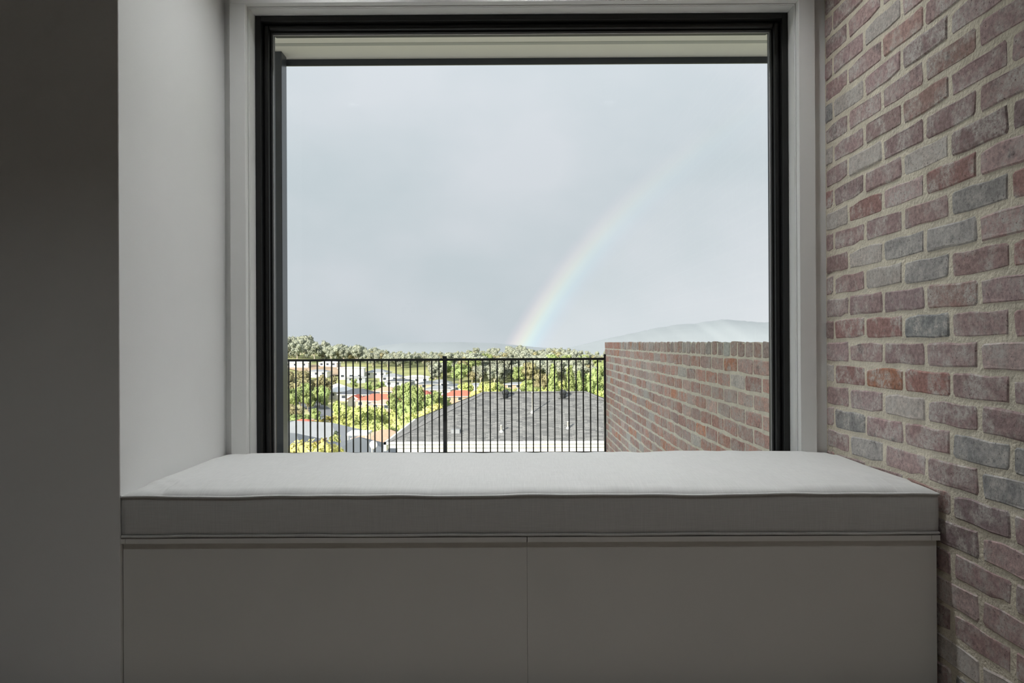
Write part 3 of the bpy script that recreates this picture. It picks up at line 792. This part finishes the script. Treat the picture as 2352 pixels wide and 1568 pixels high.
H('hillside_house', 'long low white hillside house above the bare earth bank', 681, 829, 14, 7, 'white', 'white', 4, 2.8, 10)
H('hillside_house', 'pale grey roofed hillside house above the bare earth bank', 757, 829, 11, 6, 'white', 'white', -10, 2.6, 12)
H('hillside_house', 'white walled house with a pale grey roof below the bare earth bank', 732, 848, 11, 7, 'pale', 'white', -6, 2.6, 16)
H('suburban_house', 'house with a wide pale grey hip roof beside the two-storey house', 869, 847, 11, 8, 'pale', 'white', -12, 2.6, 20)
H('suburban_house', 'grey hip roofed house on the slope below the gum trees', 901, 857, 10, 8, 'pale', 'white', -10, 2.6, 20)
H('suburban_house', 'white house with a white low roof below the gum trees', 957, 861, 11, 7, 'white', 'white', 8, 3.0, 12)
H('suburban_house', 'house with a charcoal low roof in front of the white low roofed one', 918, 869, 12, 8, 'dark', 'grey', -6, 2.6, 14)
H('suburban_house', 'house with a mid grey roof beside the fence post tree', 984, 874, 9, 7, 'grey', 'tan', 10, 2.6, 18)
H('suburban_house', 'pale blue grey roofed house close to the fence post', 1010, 871, 10, 8, 'pale', 'white', -10, 2.6, 18)
H('suburban_house', 'bluish grey roofed house behind the red roofs near the post', 1006, 884, 10, 8, 'pale', 'white', 6, 2.6, 20)
H('suburban_house', 'house with a dusky pink hip roof behind the lime trees', 888, 888, 10, 7, 'brown', 'brick', -10, 2.6, 22)
H('suburban_house', 'small house with a dark red roof beside the fence post', 972, 896, 8, 6, 'darkred', 'tan', -20, 2.6, 24)
H('suburban_house', 'house with a rose tiled roof among the yellow trees', 992, 911, 8.5, 7, 'pink', 'brick', 12, 2.6, 22)
H('red_house', 'long house with an orange red tiled roof behind the shingle roof', 1056, 896, 13, 8, 'red', 'brick', 5, 2.7, 24)
H('suburban_house', 'white house with a charcoal roof at the foot of the wooded hill', 1040, 880, 9, 6, 'grey', 'white', -6, 2.6, 20)
H('suburban_house', 'grey house half hidden at the foot of the wooded hill', 1096, 879, 8, 5, 'pale', 'white', -28, 2.6, 20)
H('suburban_house', 'low house with a long pale roof at the foot of the wooded hill', 1198, 877, 15, 7, 'pale', 'brick', 3, 2.4, 12)
H('suburban_house', 'white house just beyond the shingle roof ridge', 1190, 892, 9, 6, 'white', 'white', 4, 2.4, 10)
H('suburban_house', 'white house between the two turbine vents', 1218, 889, 8, 6, 'white', 'white', -8, 2.4, 14)
H('suburban_house', 'pale roofed house beside the turbine vents', 1298, 883, 11, 7, 'pale', 'white', 5, 2.4, 18)
H('suburban_house', 'white roofed house behind the far hip of the shingle roof', 1328, 888, 10, 6, 'white', 'white', -4, 2.6, 12)
H('suburban_house', 'white gabled house beside the fence end post', 1362, 885, 8, 7, 'white', 'white', 40, 2.6, 30, 'gable')
H('suburban_house', 'small grey roofed outbuilding beside the red strip roof at the hedge', 672, 966, 5, 4, 'grey', 'grey', 0, 2.4, 12)
H('garden_shed', 'small red roofed garden shed beside the hedge', 696, 962, 4.2, 3, 'red', 'brick', -6, 2.2, 16, windows=False)
H('suburban_house', 'pale grey roofed house in the shade of the street trees', 706, 880, 9, 7, 'grey', 'white', 20, 2.6, 20)

for lab, px, py, rf, tn in (('house with a red roof beside the street', 600, 905, 'red', 12), ('house with a pale roof beside the street trees', 560, 880, 'pale', -15), ('house with a charcoal roof beside the hedge', 585, 940, 'dark', 20), ('white house beside the hillside houses', 600, 850, 'white', -8), ('house with a tan roof a way off beside the street', 500, 900, 'brown', 8)):
    H('suburban_house', lab, px, py, 12, 8, rf, 'white', tn, 2.6, 22)

# street, earth bank, timber fences, car
def ribbon(name, label, m, pts, w, lift):
    vs = []
    for i, (x, y) in enumerate(pts):
        a, b = Vector(pts[max(0, i - 1)]), Vector(pts[min(len(pts) - 1, i + 1)]); d = (b - a).normalized(); s = Vector((d.y, -d.x)) * w / 2
        for sg in (-1, -.33, .33, 1):
            q = Vector((x, y)) + s * sg; vs.append((q.x, q.y, CAMZ + terr(q.x, q.y) + lift))
    n = len(pts); fs = [(i*4 + k, i*4 + k + 1, i*4 + k + 5, i*4 + k + 4) for i in range(n - 1) for k in range(3)]
    o = MB().add(vs, fs).build(name, m); return struct(o, label)
def gpt(px, py):
    return solve(px, py, 0.0)
M['asphalt'] = HM('asphalt', (.20, .21, .23), .9); M['earth'] = HM('bare_earth', (.46, .34, .24), .95, .2, .1); M['verge'] = HM('dry_verge', (.50, .48, .28), .95, .2, .1)
def dense(pts, n=24):
    out = []
    for i in range(n + 1):
        t = i / n * (len(pts) - 1); k = min(int(t), len(pts) - 2); f = t - k
        out.append((pts[k][0] + (pts[k+1][0] - pts[k][0]) * f, pts[k][1] + (pts[k+1][1] - pts[k][1]) * f))
    return out
ribbon('road_verge', 'dry grass verge beside the suburban street', M['verge'], dense([gpt(690, 905), gpt(728, 930), gpt(765, 960), gpt(790, 985)]), 22, .12)
ribbon('road', 'grey asphalt suburban street curving between the gardens', M['asphalt'], dense([gpt(680, 912), gpt(700, 922), gpt(728, 938), gpt(748, 956), gpt(760, 985)]), 8, .3)
ribbon('earth_bank', 'bare brown earth bank on the hillside', M['earth'], dense([gpt(700, 840), gpt(740, 848), gpt(778, 858), gpt(790, 862)]), 30, .5)

def car():
    x, y = gpt(669, 921); root = empty('parked_car', (x, y, CAMZ + terr(x, y) + .3), math.radians(35)); tag(root, 'white hatchback parked on the street beside the street tree', 'car')
    prof = [(-2, .35), (-2, .8), (-1.6, .95), (-1.0, 1.45), (.6, 1.45), (1.2, 1.0), (2, .85), (2.1, .35)]
    vs = [(a, s, c) for s in (-.85, .85) for a, c in prof]; n = len(prof)
    MB().add(vs, [tuple(range(n)), tuple(range(n, 2*n))[::-1]] + [(i, n + i, n + (i+1) % n, (i+1) % n) for i in range(n)]).build('body', M['fascia'], root, bevel=.06)
    for s in (-1, 1): MB().box(-.95, .65, s*.86 - .02, s*.86 + .02, 1.0, 1.36).build('side_window', M['pane'], root)
    for a in (-1.3, 1.35):
        for s in (-.8, .8): MB().tube([(a, s - .1, .33), (a, s + .1, .33)], .33, 12).build('wheel', M['ventmetal'], root)
car()

# ------------------------------------------------------------------ trees
def leafmat(name, c, c2): return mat(name, c, .85, .10, .55, spec=.12, col2=c2, objrand=.16)
LEAF = {'gum': leafmat('gum_leaves', (.21, .23, .18), (.41, .43, .355)), 'lime': leafmat('lime_leaves', (.30, .36, .10), (.60, .64, .28)),
        'green': leafmat('green_leaves', (.18, .25, .09), (.42, .48, .22)), 'gold': leafmat('golden_leaves', (.48, .46, .14), (.76, .72, .34)),
        'dark': leafmat('dark_leaves', (.07, .10, .07), (.18, .23, .15)), 'olive': leafmat('olive_leaves', (.20, .19, .10), (.40, .37, .22)), 'palm': leafmat('palm_leaves', (.28, .28, .09), (.58, .52, .22))}
M['bark'] = HM('tree_bark', (.34, .28, .22), .9); M['palebark'] = HM('pale_gum_bark', (.50, .45, .38), .9)
ICO = []
def ico():
    bm = bmesh.new(); bmesh.ops.create_icosphere(bm, subdivisions=2, radius=1); v = [tuple(q.co) for q in bm.verts]; f = [tuple(x.index for x in q.verts) for q in bm.faces]; bm.free(); return v, f
IV, IF = ico()
def crown(name, m, clumps, rnd, leaf, per_clump):
    mb = MB()
    for (c, r) in clumps:
        c = Vector(c); sq = rnd.uniform(.75, .95); o = rnd.uniform(0, 50)
        mb.add([c + Vector((q[0] * r, q[1] * r, q[2] * r * sq)) * (.80 + .34 * noise.noise(Vector(q) * 2.1 + Vector((o, 0, 0)))) for q in IV], IF)
        for _ in range(per_clump):
            d = Vector((rnd.gauss(0, 1), rnd.gauss(0, 1), rnd.gauss(.15, 1))).normalized()
            p = c + Vector((d.x * r, d.y * r, d.z * r * sq)) * rnd.uniform(.72, 1.14)
            nrm = (d + Vector((rnd.uniform(-.9, .9), rnd.uniform(-.9, .9), rnd.uniform(-.9, .9)))).normalized()
            a = nrm.orthogonal().normalized(); a.rotate(Matrix.Rotation(rnd.uniform(0, 6.28), 3, nrm)); b = nrm.cross(a); s = leaf * rnd.uniform(.6, 1.3)
            mb.add([p - a * s, p - b * s * .55 + nrm * s * .15, p + a * s, p + b * s * .55 + nrm * s * .15], [(0, 1, 2), (0, 2, 3)])
    me = mb.mesh(name, m); return me
def trunk(rnd, h, r, m, forks=3, spread=.25):
    mb = MB(); top = (rnd.uniform(-.05, .05) * h, rnd.uniform(-.05, .05) * h, h)
    mb.tube([(0, 0, -.08), (top[0] * .4, top[1] * .4, h * .5), top], [r, r * .8, r * .6], 7)
    for k in range(forks):
        a = 6.28 * k / forks + rnd.uniform(-.4, .4)
        mb.tube([(top[0] * .5, top[1] * .5, h * .55), (math.cos(a) * spread, math.sin(a) * spread, h + .2)], [r * .55, r * .25], 5)
    return mb.mesh('trunk', m)
def proto(kind, rnd):
    """crown and trunk meshes of a tree one unit tall"""
    if kind in ('gum', 'olive'):
        cl = [((rnd.uniform(-.26, .26), rnd.uniform(-.26, .26), rnd.uniform(.46, .86)), rnd.uniform(.13, .20)) for _ in range(11)]
        cl += [((rnd.uniform(-.32, .32), rnd.uniform(-.3, .3), rnd.uniform(.30, .5)), rnd.uniform(.10, .15)) for _ in range(4)]
        return crown('crown', LEAF[kind], cl, rnd, .045, 70), trunk(rnd, .42, .03, M['palebark'])
    if kind in ('lime', 'green', 'gold', 'dark'):
        cl = [((0, 0, .56), .32)]
        for _ in range(13):
            a = rnd.uniform(0, 6.28); h = rnd.uniform(.28, .86); rr = .27 * math.sqrt(max(.05, 1 - ((h - .52) / .44) ** 2))
            cl.append(((math.cos(a) * rr, math.sin(a) * rr, h), rnd.uniform(.11, .17)))
        return crown('crown', LEAF[kind], cl, rnd, .040, 75), trunk(rnd, .40, .03, M['bark'])
    if kind == 'poplar':
        cl = [((rnd.uniform(-.03, .03), rnd.uniform(-.03, .03), .14 + .068 * k), .11 * math.sin(math.pi * (.12 + .80 * k / 11)) + .02) for k in range(12)]
        return crown('crown', LEAF['green'], cl, rnd, .03, 60), trunk(rnd, .25, .02, M['bark'])
    if kind == 'conifer':
        cl = [((rnd.uniform(-.02, .02), rnd.uniform(-.02, .02), .12 + .074 * k), .24 * (1 - k / 12) + .02) for k in range(12)]
        return crown('crown', LEAF['dark'], cl, rnd, .035, 60), trunk(rnd, .2, .025, M['bark'])
    if kind == 'shrub':
        cl = [((rnd.uniform(-.5, .5), rnd.uniform(-.4, .4), rnd.uniform(.3, .72)), rnd.uniform(.2, .32)) for _ in range(12)]
        return crown('crown', LEAF['gold'], cl, rnd, .07, 75), trunk(rnd, .35, .03, M['bark'])
    if kind == 'palm':
        mb = MB()
        for k in range(26):
            a = 6.283 * k / 26 + rnd.uniform(-.1, .1); e = rnd.uniform(-.2, 1.1); ln = rnd.uniform(.30, .40)
            d = Vector((math.cos(a) * math.cos(e), math.sin(a) * math.cos(e), math.sin(e))); sd = Vector((-math.sin(a), math.cos(a), 0))
            P = [Vector((0, 0, .74)) + d * ln * t + Vector((0, 0, -.34 * t * t * ln * 2)) for t in (0, .25, .5, .75, 1)]
            for i in range(4):
                for j in range(3):
                    q = P[i].lerp(P[i+1], j / 3)
                    for s in (-1, 1):
                        tip = q + sd * s * .075 * (1 - i * .16) + d * .05 - Vector((0, 0, .045)); mb.add([q, q + d * .025, tip, q + d * .012 + Vector((0, 0, .006))], [(0, 1, 2), (0, 2, 3)])
        return mb.mesh('crown', LEAF['palm']), MB().tube([(0, 0, -.05), (.01, 0, .4), (0, 0, .75)], [.04, .032, .03], 9).mesh('trunk', M['bark'])
rt = random.Random(11)
PROTO = {k: [proto(k, rt) for _ in range(n)] for k, n in (('gum', 5), ('olive', 2), ('lime', 3), ('green', 3), ('gold', 2), ('dark', 2), ('poplar', 2), ('conifer', 1), ('shrub', 2), ('palm', 2))}
def tree(name, label, kind, x, y, H_, ws=1.0, group=None, cat='tree', sink=.3):
    cr, tr = rt.choice(PROTO[kind])
    o = empty(name, (x, y, CAMZ + terr(x, y) - sink), rt.uniform(0, 6.28)); tag(o, label, cat, group)
    o.scale = (H_ * ws, H_ * ws, H_)
    for nm, me in (('crown', cr), ('trunk', tr)):
        c = bpy.data.objects.new(nm, me); COL.objects.link(c); c.parent = o
    return o
def T(name, label, kind, px, py, H_, ws=1.0, group=None, cat='tree'):
    x, y, H_ = settle(px, py, H_, H_ * ws * (.13 if kind in ('poplar', 'conifer') else .36), .55, 1.25); return tree(name, label, kind, x, y, H_, ws, group, cat)

# hand placed trees of the valley
G1 = 'lime green garden trees in front of the red roofs'
for px, py, h, ws in ((788, 906, 11, .75), (803, 925, 10, .9), (826, 922, 11, .95), (845, 930, 10, .95), (858, 925, 9.5, .9), (822, 948, 9, 1.0), (851, 955, 8.5, 1.0), (800, 946, 9, 1.0), (872, 958, 8, 1.0)):
    T('garden_tree', 'round lime green garden tree in front of the red roofed house', 'lime', px, py, h, ws, G1)
for px, py, h, ws in ((880, 938, 10, .95), (900, 926, 10, .9), (922, 934, 9, 1.0), (940, 938, 9, .9)):
    T('garden_tree', 'yellow green garden tree at the long hip of the shingle roof', 'lime', px, py, h, ws, 'yellow green trees beside the shingle roof')
for px, py, h, ws in ((968, 926, 8, .9), (985, 922, 8, .9), (1004, 918, 8, .9)):
    T('golden_tree', 'golden yellow tree between the rose roof and the shingle roof', 'gold', px, py, h, ws, 'golden trees at the shingle roof')
T('golden_tree', 'pale golden tree behind the end of the shingle ridge', 'gold', 1096, 886, 8, .9)
for px, py, h, ws in ((938, 872, 14, .62), (951, 880, 13, .6), (946, 898, 11, .75)):
    T('street_tree', 'tall green tree in front of the white low roofed house', 'green', px, py, h, ws, 'tall green trees among the hill houses')
G2 = 'street trees beside the verandah post'
for px, py, h, ws in ((676, 868, 9, .8), (700, 874, 9, .75), (689, 884, 8.5, .8), (670, 888, 8.5, .9), (706, 892, 8, .8)):
    T('street_tree', 'bright green street tree at the top of the street', 'green', px, py, h, ws, G2)
for px, py, h, ws in ((733, 880, 9, .65), (744, 884, 8.5, .7), (723, 884, 8, .65)):
    T('street_tree', 'tall green street tree beside the white pyramid roof', 'green', px, py, h, ws, 'trees by the white pyramid roof')
for px, py, h, ws in ((664, 924, 5, 1.1), (682, 926, 5, 1.1)):
    T('street_shrub', 'olive brown shrub on the near side of the street', 'olive', px, py, h, ws, 'olive shrubs by the street', 'shrub')
for px in (660, 674, 688, 702):
    T('hedge_shrub', 'clipped green hedge shrub above the red shed roof', 'green', px, 947, 3.6, .9, 'hedge above the red shed', 'shrub')
T('palm', 'feathery palm standing before the pale grey bungalow roof', 'palm', 733, 942, 7.6, 1.1)
T('palm', 'shorter golden palm beside the feathery palm', 'palm', 757, 938, 7, 1.0)
T('palm', 'golden palm against the long hip of the shingle roof', 'palm', 912, 944, 7, 1.1)
T('garden_tree', 'pointed light green tree in front of the street bend', 'green', 724, 932, 5.5, .7)
T('conifer', 'dark green conifer at the end wall of the brick bungalow', 'conifer', 770, 983, 6, 1.0)
T('garden_shrub', 'yellow green bush beside the dark conifer', 'lime', 755, 982, 6, .9, cat='shrub')
x, y = pxx(757, 52), 52
for px, py, h, ws in ((687, 1016, 2.0, .85), (712, 1006, 2.4, .85), (738, 1010, 2.0, .85)):
    x, y = pxx(px, 40), 40.0
    o = tree('yellow_shrub', 'loose yellow flowering shrub beside the timber fence', 'shrub', x, y, h, ws, 'yellow shrubs by the timber fence', 'shrub')
    o.location.z = CAMZ + (HZY - uy(px, py)) / F * 40 - h * .98
for px, py, h in ((812, 867, 5), (846, 873, 5), (862, 878, 5), (876, 872, 6)):
    T('garden_tree', 'small green garden tree below the two-storey house', 'green', px, py, h, .9, 'garden trees below the two-storey house')
for px, py, h in ((914, 880, 8), (905, 898, 7), (930, 902, 7), (925, 918, 7), (1000, 893, 7), (1010, 903, 7), (1022, 908, 6), (972, 912, 7), (958, 915, 8), (990, 899, 7)):
    T('garden_tree', 'small mid green tree between the middle houses', 'green', px, py, h, .95, 'garden trees among the middle houses')
for px, py, h in ((690, 846, 12), (676, 850, 12), (706, 852, 11), (742, 856, 11), (757, 860, 10), (664, 848, 12)):
    T('gum_tree', 'dusty olive gum tree below the white hillside houses', 'olive', px, py, h, .85, 'gum trees below the hillside houses')
# bright trees at the foot of the wooded hill
for px, py, h, ws in ((1066, 873, 8, 1.0), (1076, 878, 7, 1.0), (1118, 868, 9, .95), (1130, 871, 9, .9), (1143, 874, 8, .9), (1108, 878, 7, 1.0), (1164, 886, 6, 1.1), (1178, 885, 6, 1.1), (1160, 882, 6, 1), (1215, 868, 7, 1.1), (1205, 869, 7, 1.1),
                      (1236, 884, 7, 1.1), (1252, 882, 8, 1.0), (1265, 879, 9, .9), (1274, 884, 8, .9), (1286, 870, 9, .9), (1320, 867, 10, .95), (1332, 870, 9, .95), (1345, 872, 9, .9), (1382, 883, 9, .9), (1372, 888, 7, 1.0), (1340, 891, 5, 1.1), (1308, 892, 5, 1.0)):
    T('garden_tree', 'bright green tree along the foot of the wooded hill', 'lime' if (px % 3) else 'green', px, py, h, ws, 'bright trees at the foot of the wooded hill')
for px, py, h, ws in ((1269, 825, 18, .8), (1310, 828, 20, .8), (1330, 842, 15, .7)):
    T('poplar', 'tall narrow pale green poplar on the wooded hill', 'poplar', px, py, h, ws, 'poplars on the wooded hill')
for px, py, h, ws in ((1362, 850, 13, .7), (1376, 836, 16, .75), (1384, 842, 15, .7)):
    T('leafy_tree', 'tall leafy green tree beside the fence end post', 'green', px, py, h, ws, 'leafy trees beside the fence end post')
for px, py, h, ws in ((1247, 852, 12, .8), (1258, 856, 11, .8), (1236, 858, 10, .8)):
    T('bare_tree', 'brownish thin crowned tree below the wooded hill', 'olive', px, py, h, ws, 'brownish trees below the wooded hill')

# skyline gums, then the wooded slope
sky = [(672, 774, 13), (690, 771, 14), (706, 770, 15), (716, 775, 13), (738, 779, 13), (750, 784, 11), (768, 790, 11), (782, 787, 12), (796, 788, 12), (812, 790, 12), (826, 791, 12), (838, 795, 11), (856, 797, 10), (870, 799, 10), (886, 801, 10),
       (905, 806, 9), (918, 805, 9), (938, 807, 9), (956, 806, 9), (975, 807, 9), (990, 805, 10), (1012, 808, 9), (1032, 806, 10), (1048, 804, 10), (1062, 805, 9), (1078, 803, 10), (1094, 796, 13), (1110, 803, 10), (1128, 798, 12), (1138, 797, 13),
       (1152, 805, 10), (1168, 794, 14), (1180, 796, 13), (1196, 790, 15), (1205, 793, 14), (1218, 798, 12), (1248, 800, 11), (1262, 797, 12), (1274, 795, 13), (1288, 796, 12), (1302, 797, 12), (1316, 800, 11), (1334, 807, 8), (1350, 808, 8), (1372, 809, 7), (1390, 810, 7), (1410, 811, 7)]
NFIRST = len(sky)
sky += [(664, 772, 13), (682, 777, 12), (698, 776, 13), (722, 783, 12), (745, 788, 11), (760, 792, 10), (774, 793, 11), (789, 795, 11), (804, 795, 11), (819, 797, 11), (832, 799, 10), (848, 801, 10)]
WOODLAB = {'gum': 'grey green gum tree', 'olive': 'olive brown gum tree', 'dark': 'dark green bushy tree', 'green': 'fresh green leafy tree'}
for i, (px, py, h) in enumerate(sky):
    Y = (560 if px > 880 else (482 if i < NFIRST else 446)) + (14 if i % 2 else -8)
    x = pxx(px, Y); h2 = (HZY - uy(px, py)) / F * Y - terr(x, Y)
    side_ = 'on the high end of the ridge above the hillside houses' if px < 735 else ('on the ridge skyline above the wood' if px > 985 else 'on the ridge skyline above the two-storey house')
    tree('gum_tree', 'grey green gum tree ' + side_, 'gum', x, Y, max(6, h2), rt.uniform(.8, 1.0), 'gum trees ' + side_)
SK = sorted((a, b) for a, b, c in sky)
def skyline(px):
    return max(b for a, b in SK if abs(a - px) < 16) if any(abs(a - px) < 16 for a, b in SK) else (778 if px < 660 else 806)
placed = []
def forest(n, px0, px1, y0, y1, hmin, hmax, gap, where, kinds):
    c = 0
    for _ in range(n * 40):
        if c >= n: break
        y = rt.uniform(y0, y1); px = rt.uniform(px0, px1); x = pxx(px, y)
        if any((x - a) ** 2 + (y - b) ** 2 < gap * gap for a, b in placed) or clash(x, y, 2.5): continue
        k = rt.choice(kinds); h = rt.uniform(hmin, hmax)
        h = min(h, (HZY - uy(px, skyline(px) + 3)) / F * y - terr(x, y))
        if h < 3.2: continue
        placed.append((x, y)); c += 1
        lab = ('tall ' if h > (hmin + hmax) / 2 else 'short ') + WOODLAB[k]
        tree('gum_tree' if k in ('gum', 'olive') else 'leafy_tree', lab + ' ' + where, k, x, y, h, rt.uniform(.85, 1.15), lab + 's ' + where)
forest(85, 985, 1420, 318, 385, 8.0, 12, 5.0, 'at the lower edge of the wood', ('gum', 'gum', 'olive', 'gum', 'green'))
forest(105, 985, 1420, 385, 555, 8.0, 13.5, 7.0, 'in the wood on the hillside', ('gum', 'gum', 'gum', 'gum', 'olive', 'gum', 'dark', 'gum', 'green'))
forest(34, 760, 990, 430, 540, 6, 12, 7.0, 'on the grassy upper slope', ('gum', 'gum', 'olive'))
forest(14, 660, 800, 452, 480, 4.5, 7, 4.5, 'under the tall ridge gums', ('gum', 'olive'))
forest(20, 840, 1000, 395, 440, 7, 10, 6.5, 'on the slope above the suburban roofs', ('gum', 'gum', 'olive'))
forest(24, 430, 650, 425, 540, 8, 12, 8.0, 'on the ridge beside the hillside houses', ('gum', 'gum', 'olive'))
forest(16, 440, 640, 215, 330, 5, 8, 9.0, 'among the gardens beside the street', ('green', 'olive'))
forest(24, 1425, 1720, 340, 540, 7, 12, 8.0, 'behind the brick garden wall', ('gum', 'gum', 'olive'))
forest(12, 905, 1000, 385, 430, 9, 12, 7.0, 'at the open edge of the hillside wood', ('gum',))

# brown timber fences of the near gardens
M['timber'] = HM('brown_timber', (.40, .22, .13), .8)
def paling(label, a, b, n):
    (ax, ay, az), (bx, by, bz_) = a, b
    root = empty('timber_fence', (ax, ay, az - 1.6)); tag(root, label, 'fence')
    d = Vector((bx - ax, by - ay, bz_ - az)); ang = math.atan2(d.y, d.x)
    for i in range(n):
        q = d * (i + .5) / n; w = d.length / n * .46
        o = MB().box(-w, w, -.015, .015, -.8, 1.6).build('paling', M['timber'], root); o.location = (q.x, q.y, q.z); o.rotation_euler = (0, 0, ang)
    o = MB().box(-.02, d.length + .02, -.05, .05, 1.56, 1.64).build('capping_rail', M['timber'], root); o.rotation_euler = (0, -math.atan2(d.z, math.hypot(d.x, d.y)), ang)
def P3(px, py, y): return (pxx(px, y), y, CAMZ + (HZY - uy(px, py)) / F * y)
paling('brown timber paling fence running down behind the yellow shrubs', P3(655, 1042, 46), P3(748, 1006, 58), 40)
